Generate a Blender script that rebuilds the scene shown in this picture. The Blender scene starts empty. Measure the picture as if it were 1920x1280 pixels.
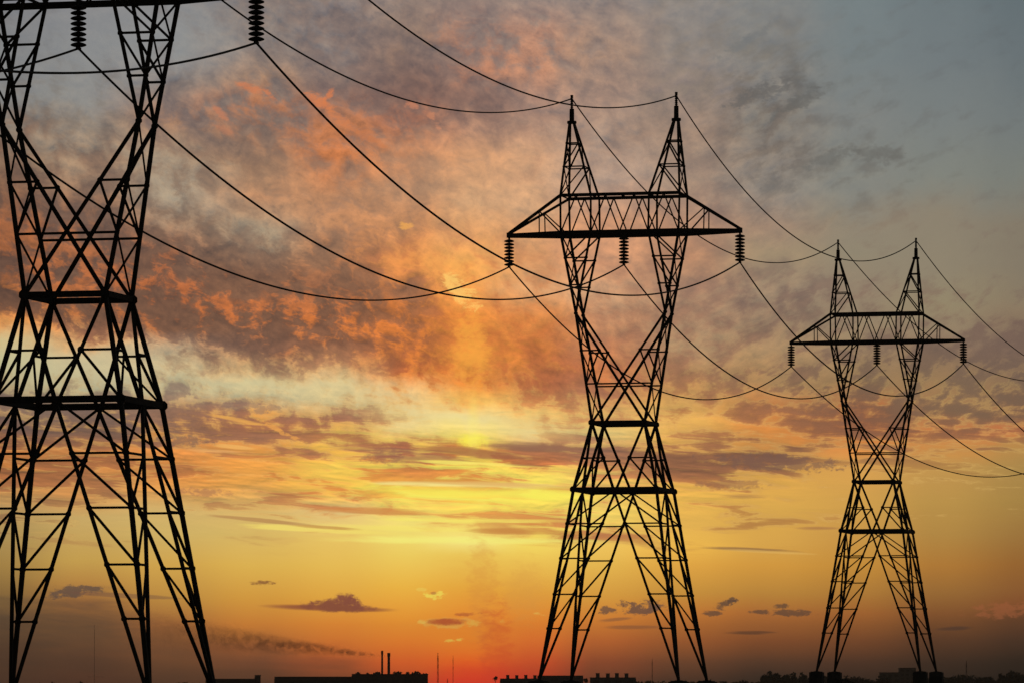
import bpy, bmesh, math, random
from mathutils import Vector, Matrix
random.seed(7)
C = bpy.context.scene.collection
sc = bpy.context.scene
R = math.radians

# ------------------------------------------------------------------ camera
F = 9249.0            # focal length in photo pixels (photo is 1920 wide)
HY = 1284.3           # photo row of the horizon
EYE = 1.7
cam = bpy.data.cameras.new('camera')
cam.sensor_width = 36.0
cam.lens = 36.0 * F / 1920.0
cam.shift_y = (HY - 640.0) / 1920.0      # level camera with a rising front: verticals stay vertical
cam.clip_start = 1.0
cam.clip_end = 60000.0
camo = bpy.data.objects.new('camera', cam)
camo.location = (0, 0, EYE)
camo.rotation_euler = (R(90), 0, 0)
C.objects.link(camo)
sc.camera = camo
sc.view_settings.view_transform = 'Standard'
sc.view_settings.look = 'None'
sc.view_settings.exposure = 0.0
sc.view_settings.gamma = 1.0
sc.view_settings.use_curve_mapping = False

# ------------------------------------------------------------------ sky (world)
SUN_AZ = (884 - 960) / F      # radians to the right of +Y
SUN_EL = R(0.5)


def lin(c):
    out = []
    for v in c:
        v = v / 255.0
        out.append(v / 12.92 if v <= 0.04045 else ((v + 0.055) / 1.055) ** 2.4)
    return tuple(out)


# Sunset sky: columns of azimuth (in thousandths of F), each a list of
# (height, lit cloud / clear colour, shaded cloud colour, cloud cover)
SKY = {
 0: [(0,(125,125,128),(112,110,112),.3),(100,(128,129,130),(115,115,118),.2),(200,(130,130,128),(120,115,110),.3),(260,(135,128,120),(120,100,90),.5),(320,(140,115,95),(110,88,78),.55),(420,(165,105,70),(98,76,68),.6),(500,(160,100,65),(98,75,66),.65),(580,(190,120,70),(105,78,65),.7),(612,(225,160,95),(140,95,70),.4),(640,(205,190,140),(190,160,110),.1),(690,(190,190,150),(170,160,120),.1),(740,(175,160,125),(125,108,95),.4),(800,(175,120,75),(110,88,78),.7),(850,(195,120,65),(150,95,62),.5),(900,(205,135,70),(165,105,65),.5),(950,(185,150,95),(150,110,75),.3),(1000,(180,150,90),(160,125,80),.1),(1060,(165,135,80),(140,110,75),.1),(1110,(140,112,72),(95,80,70),.3),(1160,(105,85,65),(80,70,62),.5),(1220,(88,68,55),(75,60,52),.4),(1280,(75,56,47),(68,52,45),.4)],
 160: [(0,(132,132,134),(120,120,122),.2),(120,(135,136,136),(124,124,124),.2),(200,(140,138,134),(125,120,114),.25),(240,(150,135,120),(120,108,98),.5),(300,(165,145,125),(130,110,98),.5),(370,(165,130,105),(118,98,88),.5),(430,(165,110,78),(105,84,76),.6),(520,(180,110,70),(102,80,70),.65),(600,(185,115,70),(110,82,68),.75),(645,(215,170,115),(150,105,80),.5),(668,(200,190,150),(180,160,120),.1),(730,(190,188,150),(150,135,110),.25),(770,(185,150,105),(118,100,90),.6),(810,(190,130,80),(118,92,78),.65),(860,(215,140,75),(165,105,65),.4),(930,(215,150,85),(165,112,72),.4),(970,(205,172,105),(190,150,90),.1),(1050,(200,165,90),(190,150,90),.05),(1095,(185,140,80),(125,95,75),.25),(1130,(160,112,70),(110,85,70),.4),(1180,(115,88,65),(90,75,64),.5),(1230,(95,70,56),(82,64,54),.4),(1280,(80,56,47),(75,54,46),.4)],
 320: [(0,(138,138,138),(128,126,126),.2),(100,(140,141,140),(128,126,126),.2),(160,(145,135,128),(118,108,104),.5),(230,(170,128,100),(122,104,98),.55),(300,(165,150,132),(135,115,102),.45),(380,(172,160,142),(130,118,108),.4),(430,(165,135,112),(120,98,86),.6),(480,(175,110,75),(112,86,74),.7),(560,(190,110,65),(112,84,70),.65),(620,(185,112,68),(118,88,72),.75),(655,(190,165,130),(125,105,92),.6),(690,(205,192,150),(170,150,118),.2),(735,(198,190,148),(140,125,108),.35),(775,(215,150,90),(140,108,88),.5),(810,(225,150,75),(130,98,80),.55),(840,(225,145,75),(155,105,75),.55),(890,(225,145,72),(185,118,68),.4),(920,(225,160,85),(165,115,80),.5),(955,(215,180,110),(200,150,90),.1),(1000,(214,182,105),(200,165,95),0),(1060,(212,172,90),(200,160,90),0),(1120,(195,150,80),(170,115,75),.1),(1170,(165,115,70),(125,90,66),.4),(1210,(125,88,62),(100,75,60),.4),(1280,(85,62,50),(80,60,50),.4)],
 480: [(0,(130,125,124),(118,112,112),.5),(90,(138,132,128),(122,114,112),.5),(150,(165,135,112),(122,112,108),.5),(200,(185,125,88),(118,108,104),.55),(250,(175,125,95),(122,106,98),.55),(310,(165,140,118),(135,114,100),.5),(370,(185,140,108),(145,118,100),.5),(430,(165,152,132),(132,116,104),.45),(470,(160,135,112),(125,103,90),.6),(520,(165,110,78),(122,92,76),.8),(600,(205,120,68),(118,88,72),.65),(650,(170,120,85),(115,88,74),.8),(690,(215,180,125),(150,118,92),.5),(715,(205,198,152),(180,165,125),.1),(745,(200,190,145),(135,112,98),.5),(775,(240,175,90),(155,110,85),.5),(800,(238,168,80),(160,108,78),.45),(830,(232,155,78),(150,105,80),.5),(870,(235,160,75),(205,130,65),.4),(905,(235,165,78),(200,130,68),.4),(925,(230,170,90),(180,120,78),.5),(960,(222,185,110),(205,155,90),.1),(1000,(225,190,105),(210,170,95),0),(1060,(224,186,94),(210,170,95),0),(1120,(218,165,78),(200,150,75),0),(1170,(205,140,68),(160,105,65),.2),(1210,(165,105,65),(125,88,62),.4),(1240,(120,80,60),(100,72,56),.4),(1280,(85,62,50),(80,60,50),.3)],
 640: [(0,(138,130,128),(122,112,110),.5),(100,(135,128,126),(118,108,107),.6),(180,(130,112,105),(115,100,98),.6),(240,(190,125,85),(122,104,98),.5),(300,(200,130,85),(140,112,98),.5),(360,(190,140,105),(148,118,100),.45),(420,(200,145,105),(150,118,98),.45),(480,(190,130,90),(140,108,88),.6),(540,(150,105,80),(126,94,76),.8),(600,(215,125,65),(122,88,70),.6),(650,(215,130,70),(135,95,72),.6),(680,(235,175,110),(165,120,88),.5),(720,(215,202,150),(185,165,120),.15),(760,(215,200,145),(160,125,95),.35),(790,(230,175,95),(155,108,85),.6),(820,(245,195,90),(180,120,75),.5),(850,(245,185,80),(170,115,80),.45),(875,(250,215,85),(215,140,65),.3),(905,(250,205,80),(220,150,65),.3),(925,(250,200,80),(205,130,65),.5),(960,(235,205,120),(205,140,80),.35),(985,(240,215,115),(215,165,80),.15),(1005,(240,210,100),(225,180,90),0),(1060,(234,196,98),(220,180,90),0),(1120,(232,178,80),(215,160,80),0),(1170,(224,150,66),(200,130,60),0),(1210,(210,125,60),(160,95,60),.2),(1240,(175,95,58),(120,78,58),.3),(1280,(110,70,52),(100,65,50),.3)],
 760: [(0,(142,130,124),(126,114,110),.5),(90,(150,125,108),(122,108,104),.55),(170,(135,108,98),(116,95,90),.75),(230,(180,120,92),(126,102,94),.6),(300,(205,150,112),(160,128,108),.4),(360,(198,150,115),(160,128,106),.4),(430,(215,150,100),(165,122,92),.45),(490,(225,150,85),(185,118,75),.35),(540,(200,130,80),(145,105,82),.7),(590,(210,125,65),(145,98,70),.65),(640,(220,130,62),(150,95,62),.6),(690,(235,140,65),(165,95,58),.55),(730,(240,205,140),(210,140,75),.4),(770,(228,212,150),(205,180,120),.15),(805,(230,210,140),(190,145,95),.3),(835,(245,200,90),(165,105,75),.6),(860,(252,215,90),(180,110,65),.55),(890,(255,230,85),(225,150,70),.4),(915,(255,245,95),(240,190,70),.25),(950,(250,225,95),(215,145,70),.5),(975,(250,235,115),(225,170,80),.3),(1000,(248,232,110),(235,200,90),.1),(1040,(242,212,105),(230,190,90),0),(1100,(240,192,84),(225,175,80),0),(1160,(234,165,66),(220,150,60),0),(1200,(228,140,58),(210,120,55),0),(1240,(215,105,52),(190,90,50),0),(1280,(170,75,48),(140,65,45),.2)],
 880: [(0,(148,135,128),(128,116,114),.5),(70,(176,132,110),(128,115,112),.5),(130,(186,132,105),(128,110,105),.5),(190,(140,115,105),(122,100,94),.7),(240,(170,135,115),(130,108,100),.5),(300,(210,165,128),(175,145,122),.4),(380,(205,165,128),(170,138,112),.4),(440,(225,165,110),(190,140,100),.4),(500,(242,175,95),(205,135,80),.35),(550,(240,165,85),(200,125,72),.4),(600,(232,145,68),(195,115,62),.4),(660,(240,155,65),(210,125,58),.4),(710,(235,140,58),(195,110,55),.45),(755,(250,195,100),(225,140,70),.4),(785,(240,220,150),(225,190,120),.1),(825,(250,220,100),(220,170,85),.3),(845,(245,180,75),(190,115,62),.55),(875,(255,245,95),(215,140,62),.35),(900,(255,240,95),(225,155,70),.3),(930,(255,252,100),(250,215,80),.2),(960,(255,225,90),(225,160,75),.35),(990,(252,235,110),(240,205,95),.15),(1015,(252,245,130),(245,225,110),.1),(1040,(240,205,98),(228,180,85),.2),(1100,(235,178,76),(225,165,75),.2),(1160,(235,155,62),(225,140,60),.2),(1200,(232,148,56),(225,125,50),.2),(1240,(235,110,46),(225,90,45),.2),(1280,(215,60,42),(190,55,40),.2)],
 1000: [(0,(150,138,132),(130,120,118),.5),(70,(176,136,116),(130,118,114),.5),(140,(186,138,112),(130,116,112),.5),(210,(165,138,124),(140,118,110),.5),(300,(200,165,135),(172,142,122),.4),(400,(205,165,130),(178,145,118),.4),(480,(220,160,110),(185,135,98),.4),(540,(215,165,120),(190,135,95),.4),(600,(225,145,80),(190,118,68),.5),(660,(220,130,62),(185,108,60),.5),(720,(215,130,68),(170,100,65),.6),(775,(245,200,115),(205,140,85),.4),(805,(235,210,140),(215,175,110),.15),(835,(215,150,90),(160,108,78),.65),(870,(250,210,85),(190,118,65),.5),(895,(252,235,95),(215,150,75),.3),(930,(255,238,90),(230,170,75),.3),(965,(250,225,90),(220,155,75),.4),(1000,(250,225,95),(205,140,70),.5),(1020,(250,232,100),(235,200,85),.15),(1050,(242,205,98),(230,190,90),0),(1110,(232,172,76),(220,160,70),0),(1160,(228,148,62),(215,135,60),0),(1200,(222,125,58),(205,110,55),0),(1240,(205,90,52),(170,80,50),.1),(1280,(160,62,48),(130,58,45),.2)],
 1120: [(0,(145,138,135),(130,122,120),.5),(100,(170,142,122),(138,124,118),.5),(180,(165,140,125),(142,124,116),.5),(260,(170,150,135),(150,130,118),.45),(340,(190,160,138),(165,140,124),.45),(420,(200,155,122),(172,138,115),.45),(500,(200,155,122),(170,132,108),.45),(560,(200,165,130),(165,130,105),.45),(620,(200,150,110),(160,120,95),.5),(690,(205,130,80),(165,108,78),.55),(740,(200,130,85),(160,108,80),.6),(785,(240,195,110),(200,140,90),.4),(810,(225,195,120),(170,125,92),.4),(850,(225,165,90),(155,108,82),.55),(885,(245,210,100),(200,140,80),.4),(920,(240,200,95),(205,145,80),.45),(960,(250,225,100),(210,150,85),.35),(1005,(248,215,95),(195,130,75),.5),(1025,(245,210,95),(225,185,85),.1),(1060,(232,190,92),(220,175,85),0),(1120,(220,165,78),(205,150,70),0),(1160,(210,140,65),(190,125,60),0),(1200,(185,110,60),(160,95,55),.1),(1240,(140,80,55),(120,72,52),.2),(1280,(95,62,50),(85,56,46),.2)],
 1280: [(0,(135,134,133),(124,122,120),.4),(100,(138,135,132),(126,122,118),.4),(180,(150,136,128),(130,122,116),.5),(260,(160,140,124),(138,122,112),.5),(340,(165,140,120),(142,122,110),.5),(420,(175,145,122),(150,125,110),.5),(480,(185,145,115),(155,125,105),.5),(540,(175,145,118),(145,120,105),.55),(600,(175,150,120),(140,115,98),.55),(660,(180,155,118),(145,115,95),.5),(720,(195,150,100),(150,112,88),.5),(780,(225,185,105),(175,125,85),.4),(820,(225,180,100),(165,118,85),.45),(860,(215,160,88),(135,98,78),.6),(890,(225,175,90),(150,105,80),.5),(930,(232,190,95),(190,135,80),.35),(980,(225,185,95),(195,145,85),.2),(1025,(235,195,95),(180,135,80),.2),(1060,(218,175,88),(205,160,80),0),(1110,(205,155,75),(190,140,70),0),(1150,(192,130,65),(170,115,62),0),(1200,(155,98,58),(135,86,54),.1),(1240,(105,72,54),(90,64,50),.2),(1280,(65,50,44),(58,46,41),.2)],
 1440: [(0,(124,130,132),(118,122,123),.3),(100,(126,129,129),(116,118,117),.4),(170,(126,127,125),(100,99,97),.5),(230,(130,128,122),(108,104,100),.5),(300,(138,132,124),(110,106,102),.5),(360,(145,135,124),(118,112,106),.5),(430,(150,135,120),(135,122,112),.4),(480,(150,140,118),(138,128,112),.3),(540,(152,138,118),(118,105,98),.55),(600,(150,132,110),(120,104,94),.55),(660,(165,142,108),(130,108,92),.5),(720,(170,138,100),(132,106,88),.5),(770,(205,135,78),(148,105,80),.55),(810,(215,145,78),(155,108,78),.5),(845,(200,145,82),(125,92,76),.65),(875,(205,155,85),(130,95,78),.6),(900,(220,175,90),(160,115,80),.35),(950,(215,175,90),(180,135,80),.2),(1020,(212,172,90),(175,135,80),.1),(1060,(205,162,82),(190,150,75),0),(1110,(190,142,72),(175,130,66),0),(1150,(170,115,64),(150,100,60),0),(1200,(130,84,54),(112,74,50),.1),(1240,(85,62,50),(72,54,46),.2),(1265,(60,48,43),(55,45,40),.2),(1280,(50,42,38),(46,40,36),.2)],
 1600: [(0,(115,124,126),(112,118,120),.2),(120,(117,124,125),(112,118,118),.2),(230,(126,127,124),(116,116,113),.3),(300,(128,128,122),(112,110,105),.4),(360,(132,130,122),(118,115,108),.35),(420,(134,132,120),(128,124,112),.3),(480,(134,133,118),(128,124,112),.1),(540,(138,130,114),(125,112,102),.35),(600,(140,132,112),(122,110,98),.4),(660,(155,138,108),(120,105,92),.55),(720,(150,125,95),(118,100,86),.55),(770,(185,115,70),(122,92,78),.6),(810,(205,125,68),(135,95,76),.55),(850,(215,150,85),(150,112,82),.3),(880,(210,165,92),(190,145,85),.1),(940,(205,165,88),(190,145,85),.05),(1000,(200,158,84),(185,140,80),0),(1060,(192,150,76),(180,135,70),0),(1110,(180,132,68),(165,120,64),0),(1150,(160,108,60),(142,96,56),0),(1200,(118,78,52),(100,68,48),.1),(1240,(75,55,46),(64,49,42),.2),(1280,(45,38,35),(42,36,33),.2)],
 1760: [(0,(108,117,120),(105,112,115),.1),(120,(112,119,121),(108,114,116),.1),(240,(120,124,122),(114,116,114),.2),(340,(127,128,120),(120,120,112),.15),(420,(130,129,117),(125,120,110),.2),(500,(133,131,116),(126,122,110),.1),(570,(138,134,112),(128,115,100),.2),(620,(138,128,108),(118,104,94),.4),(660,(132,115,98),(112,98,88),.6),(720,(150,125,95),(120,102,88),.55),(780,(165,125,88),(122,100,84),.6),(815,(205,130,78),(140,100,78),.5),(845,(200,145,82),(155,112,80),.3),(880,(188,152,90),(172,135,82),.1),(940,(182,150,84),(170,135,80),0),(1000,(176,142,78),(165,130,74),0),(1060,(170,128,70),(158,118,66),0),(1110,(155,112,64),(140,100,58),0),(1150,(130,90,56),(112,80,52),.1),(1200,(90,64,48),(76,56,44),.2),(1240,(58,46,40),(50,41,36),.2),(1280,(36,32,30),(34,30,28),.2)],
 1920: [(0,(98,108,112),(95,103,107),.1),(120,(103,111,114),(99,106,109),.1),(240,(113,118,117),(108,112,111),.15),(340,(120,122,115),(114,114,108),.15),(420,(122,121,110),(116,112,104),.15),(500,(122,120,108),(115,110,102),.15),(580,(128,122,105),(118,108,98),.2),(610,(130,118,100),(112,98,90),.45),(650,(125,108,95),(110,96,88),.65),(720,(135,112,92),(112,96,86),.6),(790,(165,115,82),(118,96,82),.6),(820,(200,120,75),(150,102,78),.5),(845,(180,140,85),(150,115,80),.2),(880,(165,138,84),(150,122,78),.1),(940,(162,135,78),(150,122,74),0),(1000,(155,122,70),(144,112,66),0),(1060,(145,106,62),(135,98,60),0),(1110,(140,95,58),(122,84,54),.1),(1130,(135,86,55),(112,76,52),.1),(1160,(100,70,50),(88,63,47),.2),(1200,(72,54,44),(62,48,41),.2),(1240,(45,38,34),(41,35,32),.2),(1280,(30,27,26),(28,26,25),.2)],
}

def tune(x, y, c):
    r, g, b = c
    if y > 1000:                       # clear air low down: purer orange
        k = min(1.0, (y - 1000) / 80.0)
        r, g, b = r * (1 + .045 * k), g * (1 + .0 * k), b * (1 - .13 * k)
    if y > 1140:
        r = r * 1.05
    if 720 <= y < 1110 and x >= 1280:
        r, g, b = r * 1.04, g * .985, b * .90
    if 380 < y < 720 and x >= 1100:    # salmon tint of the thin cloud deck
        r, g, b = r * 1.06, g * .99, b * .94
    if y < 330 and 400 < x < 1500:
        r, g, b = r * 1.03, g * .99, b * .96
    if y < 420 and x > 1500:
        r, g, b = r * 1.0, g * 1.01, b * 1.01
    if 250 < y < 640 and x <= 1000:
        r, g, b = r * 1.02, g * .985, b * .94
    if 630 < y < 810 and x < 800:
        r, g, b = r * 1.02, g * .985, b * .97
    if 850 < y < 1030 and 600 < x < 1140:
        r, g, b = r, g * .965, b * 1.05
    return (min(r, 255), min(g, 255), min(b, 255))


for x_ in SKY:
    SKY[x_] = [(y, tune(x_, y, a), tune(x_, y, d), min(.9, c + (.12 if 160 <= x_ <= 640 and 470 <= y <= 650 else .08 if 760 <= y <= 930 else .12 if 160 <= x_ <= 640 and 680 <= y <= 755 else 0))) for y, a, d, c in SKY[x_]]

# single small clouds, plus sun glow and light pillar painted as patches: x, y, half width, half height, tilt, colour, opacity, ragged, soft
PUFFS_AND_GLOWS = [
 (900,925,270,15,.015,(255,246,96),.75,.9,1.1),(880,908,170,6,.02,(255,250,160),.75,.9,.9),(860,1012,230,8,.01,(255,248,128),.7,.9,.9),(760,990,200,6,.03,(255,236,112),.55,.9,.9),(890,975,200,4,.01,(255,240,110),.6,.9,.9),  # bright core of the sun glow, painted as streaks
 (905,1105,30,110,0,(222,140,64),.32,.9,1.2),(930,1215,30,85,0,(224,80,44),.42,.9,1.2),(905,1272,110,30,0,(234,66,44),.6,.2,1.2),(985,1110,40,60,0,(226,160,74),.35,.6,1.2),  # red glow pillar and smoky column painted above the horizon
 (490,1092,27,4.5,0,(140,88,55),.85,.9,.5),
 (612,1139,124,6,.03,(160,92,60),.95,.35,.35),(632,1137,70,10,.05,(148,86,62),.95,.5,.35),(612,1131,40,9,-.06,(148,86,62),.95,.7,.35),(650,1124,20,13,.1,(146,84,64),.95,.7,.35),(662,1130,22,11,.35,(146,84,64),.95,.7,.35),
 (838,1167,52,10,0,(245,185,85),.7,1.0,.8),(838,1165,38,7,0,(196,92,50),.95,.4,.3),(872,1150,24,4,-.06,(200,105,54),.8,1.0,.5),
 (816,1115,19,6,-.05,(255,228,92),.85,1.6,.5),(812,1111,7,3.5,0,(190,105,60),.7,1.0,.5),(787,1104,12,3,0,(250,215,95),.5,1.5,.6),
 (843,1200,10,3,-.05,(250,205,85),.8,1.0,.6),(862,1198,8,2.8,-.05,(250,205,85),.8,1.0,.6),(786,1166,12,3.5,-.1,(250,200,90),.7,1.4,.6),(884,1168,14,5,0,(248,190,80),.6,1.4,.6),
 (941,1164,9,4.5,-.1,(248,190,85),.6,1.3,.6),(1009,1150,12,4,.1,(248,195,90),.75,1.0,.6),
 (1205,1139,46,12,.05,(116,84,68),.9,1.3,.4),(1222,1132,16,9,-.2,(116,84,68),.85,1.3,.4),(1138,1143,20,7,0,(118,86,68),.85,1.2,.45),(1150,1161,34,4,-.08,(150,98,64),.7,1.0,.6),(1190,1175,60,4,0,(140,90,60),.6,1.0,.6),
 (1358,1133,24,8,-.25,(98,74,60),.85,1.5,.45),(1371,1126,8,8,-.3,(98,74,60),.85,1.3,.4),(1334,1148,16,6,0,(102,76,60),.8,1.2,.5),
 (1424,1146,19,4,0,(100,74,58),.8,1.0,.5),(1488,1148,44,6,0,(100,74,58),.8,1.2,.5),(1463,1136,13,5,0,(100,74,58),.8,1.2,.5),(1408,1185,44,4,0,(86,60,46),.7,.9,.6),
 (142,1108,50,11,-.08,(92,76,70),.8,1.2,.5),(230,1116,100,4,.05,(120,84,68),.5,1.2,.7),(1882,1143,62,14,-.1,(168,98,60),.6,1.3,.8),(1785,1178,34,4,-.03,(80,58,48),.7,.9,.6),
 (500,976,104,4,.1,(188,140,86),.8,.8,.5),(600,992,150,6,.05,(250,226,112),.8,1.0,.7),(610,988,62,3.5,.06,(205,150,78),.8,1.2,.5),
 (715,958,110,7,.03,(212,138,74),.8,.9,.5),(930,996,70,6,.02,(208,140,72),.75,1.0,.5),(1400,1029,110,4,.05,(142,104,70),.75,.8,.5),(1440,1034,90,3,.05,(232,185,100),.6,.8,.6),
 (1450,866,120,15,.06,(122,90,76),.7,1.2,.6),(1370,908,60,9,.02,(150,105,76),.6,1.2,.6),(1530,990,46,4,0,(170,116,74),.7,.8,.5),(1400,930,45,5,.02,(158,112,76),.6,1,.6),
 (1432,178,62,17,-.35,(98,96,94),.65,1.2,.7),(1500,196,48,14,-.5,(96,95,92),.6,1.2,.7),(1648,296,44,16,.05,(104,103,98),.6,1.2,.7),(1560,300,48,14,-.35,(104,103,98),.55,1.2,.7),(1400,84,52,10,-.55,(112,113,112),.5,1.2,.8),
 (886,826,30,16,0,(255,238,84),.9,.5,1.2),(888,800,12,60,0,(255,240,120),.3,.3,1.2),(884,660,34,75,0,(246,168,68),.55,.8,1.0),(862,548,30,26,.6,(255,205,110),.7,1.2,.9),  # yellow and orange glow of the light pillar, painted in
 (470,172,26,8,.3,(206,122,80),.7,1.0,1.05),(505,183,14,6,.8,(206,122,80),.7,1.0,1.05),(598,196,28,13,.4,(214,124,76),.75,1.0,1.05),(616,186,10,9,-1.0,(214,124,76),.75,1.0,1.05),(638,230,28,11,.6,(208,126,80),.7,1.0,1.05),(690,262,32,12,.6,(200,122,78),.6,1.0,1.05),(418,222,18,8,.8,(198,124,90),.6,1.0,1.05),(422,250,22,10,.3,(190,124,92),.5,1.0,1.05),
 (772,202,14,8,.1,(206,132,98),.65,1.0,1.05),(808,222,9,7,.3,(200,132,98),.65,1.0,1.05),(821,241,7,7,.6,(206,138,104),.65,1.0,1.05),
 (760,426,14,8,.1,(240,170,85),.7,1.0,1.05),(455,790,70,5,.2,(246,180,86),.7,1.3,.6),(520,805,40,5,.5,(244,170,82),.6,1.3,.6),(470,762,60,10,.1,(138,112,98),.55,1.3,.7),
 (345,826,55,9,.08,(126,98,84),.7,1.2,.6),(440,838,40,4,.1,(248,190,105),.6,1.2,.6),(395,846,60,3,.03,(244,180,110),.5,1.2,.6),(380,922,60,8,.03,(168,116,84),.6,1.1,.6),
 (745,852,110,13,.06,(158,104,80),.75,1.3,.8),(725,856,40,14,-.05,(146,98,80),.6,1.0,.9),(1010,838,90,10,.06,(150,106,82),.8,1.2,.8),(890,848,120,8,.1,(160,98,70),.75,1.3,.8),(840,866,60,3,.05,(255,236,110),.7,1.3,.8),(960,872,80,3,.06,(255,232,110),.7,1.3,.8),(1000,872,50,2.5,.05,(165,108,70),.7,1.2,.8),(900,906,180,6,.05,(222,150,72),.6,1.0,.9),(1000,996,120,5,.03,(205,138,70),.6,1.0,.9),
]

w = bpy.data.worlds.new('World')
sc.world = w
w.use_nodes = True
nt = w.node_tree
nt.nodes.clear()
N, L = nt.nodes.new, nt.links.new


def node(kind, **kw):
    n = N(kind)
    for k, v in kw.items():
        setattr(n, k, v)
    return n


def put(sock, val):
    if hasattr(val, 'is_output') or isinstance(val, bpy.types.NodeSocket):
        L(val, sock)
    else:
        sock.default_value = val


def mth(op, a, b=None, c=None, clamp=False):
    n = node('ShaderNodeMath', operation=op, use_clamp=clamp)
    put(n.inputs[0], a)
    if b is not None:
        put(n.inputs[1], b)
    if c is not None:
        put(n.inputs[2], c)
    return n.outputs[0]


def mapr(x, a, b, lo=0.0, hi=1.0, smooth=False):
    n = node('ShaderNodeMapRange', interpolation_type='SMOOTHSTEP' if smooth else 'LINEAR')
    n.clamp = True
    put(n.inputs['Value'], x)
    put(n.inputs['From Min'], a)
    put(n.inputs['From Max'], b)
    put(n.inputs['To Min'], lo)
    put(n.inputs['To Max'], hi)
    return n.outputs['Result']


def mixc(f, a, b, blend='MIX'):
    n = node('ShaderNodeMix', data_type='RGBA', blend_type=blend)
    put(n.inputs[0], f)
    put(n.inputs[6], a)
    put(n.inputs[7], b)
    return n.outputs[2]


def mixf(f, a, b):
    n = node('ShaderNodeMix', data_type='FLOAT')
    put(n.inputs[0], f)
    put(n.inputs[2], a)
    put(n.inputs[3], b)
    return n.outputs[0]


def vec(x, y):
    n = node('ShaderNodeCombineXYZ')
    put(n.inputs[0], x)
    put(n.inputs[1], y)
    return n.outputs[0]


def noise(v, scale, detail=4.0, rough=.55, dist=0.0):
    n = node('ShaderNodeTexNoise', noise_dimensions='2D')
    L(v, n.inputs['Vector'])
    n.inputs['Scale'].default_value = scale
    n.inputs['Detail'].default_value = detail
    n.inputs['Roughness'].default_value = rough
    n.inputs['Distortion'].default_value = dist
    return n.outputs['Fac'], n.outputs['Color']


def mapping(v, loc=(0, 0, 0), rot=0.0, scale=(1, 1, 1)):
    n = node('ShaderNodeMapping', vector_type='TEXTURE')
    L(v, n.inputs[0])
    n.inputs['Location'].default_value = loc
    n.inputs['Rotation'].default_value = (0, 0, rot)
    n.inputs['Scale'].default_value = scale
    return n.outputs[0]


tc = node('ShaderNodeTexCoord')
sep = node('ShaderNodeSeparateXYZ')
L(tc.outputs['Generated'], sep.inputs[0])
dx, dy, dz = sep.outputs
az = mth('ARCTAN2', dx, dy)                                   # 0 towards +Y, + to the east
el = mth('ARCSINE', dz, clamp=False)
U = mth('MULTIPLY', az, F / 1000.0)                           # -0.96 .. 0.96 in the window of the photo
V = mth('MULTIPLY', el, F / 1000.0)                           # 0 at the horizon, 1.28 at the top of the photo
P0 = vec(U, V)
# billows bend the smooth colour fields
_, wc = noise(P0, 7.0, 7.0, .62, 0.0)
wsep = node('ShaderNodeSeparateColor')
L(wc, wsep.inputs[0])
up = mapr(V, .26, .62)
warp = mth('MULTIPLY_ADD', up, .055, .012)
Uw = mth('MULTIPLY_ADD', mth('SUBTRACT', wsep.outputs[0], .5), mth('MULTIPLY', warp, 1.6), U)
Vw = mth('MULTIPLY_ADD', mth('SUBTRACT', wsep.outputs[1], .5), warp, V)

VMAX = 1.34
xs = sorted(SKY)


def fan(which):
    cur = None
    alpha = None
    for i, x in enumerate(xs):
        r = node('ShaderNodeValToRGB')
        L(vfac, r.inputs[0])
        els = r.color_ramp.elements
        stops = sorted(((HY - y) / 1000.0 / VMAX, lin(a if which == 0 else d), c) for y, a, d, c in SKY[x])
        while len(els) < len(stops):
            els.new(0.5)
        for e, (p, col, c) in zip(els, stops):
            e.position = min(max(p, 0.0), 1.0)
            e.color = (*col, c)
        r.color_ramp.interpolation = 'LINEAR'
        if cur is None:
            cur, alpha = r.outputs[0], r.outputs[1]
        else:
            f = wts[i]
            cur = mixc(f, cur, r.outputs[0])
            if which == 0:
                alpha = mixf(f, alpha, r.outputs[1])
    return cur, alpha


vfac = mth('DIVIDE', Vw, VMAX, clamp=True)
wts = [None] + [mapr(Uw, (xs[i - 1] - 960) / 1000.0, (xs[i] - 960) / 1000.0, smooth=True) for i in range(1, len(xs))]
colA, cov = fan(0)
colD, _ = fan(1)
# cloud texture: billows above, long streaks lower down; each is sampled a second
# time a little nearer the sun so that the undersides of the lumps catch the light
def billow(p):
    n1, _ = noise(mapping(p, rot=R(-17), scale=(1.6, 1, 1)), 9.0, 4.0, .55, .1)
    n2, _ = noise(mapping(p, loc=(7, 3, 0), rot=R(-19), scale=(1.35, 1, 1)), 30.0, 8.0, .62, .2)
    r1, _ = noise(mapping(p, loc=(3, 1, 0), rot=R(24), scale=(1.8, 1, 1)), 30.0, 8.0, .6, .15)
    n = mixf(.64, n1, n2)
    return mixf(mapr(U, .16, .46), n, mixf(.8, n1, r1))


def streak(p):
    n1, _ = noise(mapping(p, loc=(1.3, .4, 0), rot=R(-2.6), scale=(8, 1, 1)), 20.0, 5.0, .55, .3)
    n2, _ = noise(mapping(p, loc=(4.3, 2.4, 0), rot=R(-3.2), scale=(7, 1, 1)), 52.0, 7.0, .6, .35)
    return mixf(.5, n1, n2)


P1 = vec(mth('ADD', U, .003), mth('SUBTRACT', V, .010))
P2 = vec(mth('ADD', U, .002), mth('SUBTRACT', V, .0045))
hi = mapr(V, .42, .60)
nb = billow(P0)
ns = streak(P0)
relief = mixf(hi, mth('MULTIPLY', mth('SUBTRACT', ns, streak(P2)), 1.5), mth('SUBTRACT', nb, billow(P1)))
nmix = mixf(hi, ns, nb)
f = mth('MULTIPLY_ADD', mth('SUBTRACT', nmix, .5), mixf(hi, mth('MULTIPLY', mapr(V, .22, .30, 1.2, 6.4), mapr(U, .15, .45, 1.0, .66)), 3.1), cov)
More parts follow.
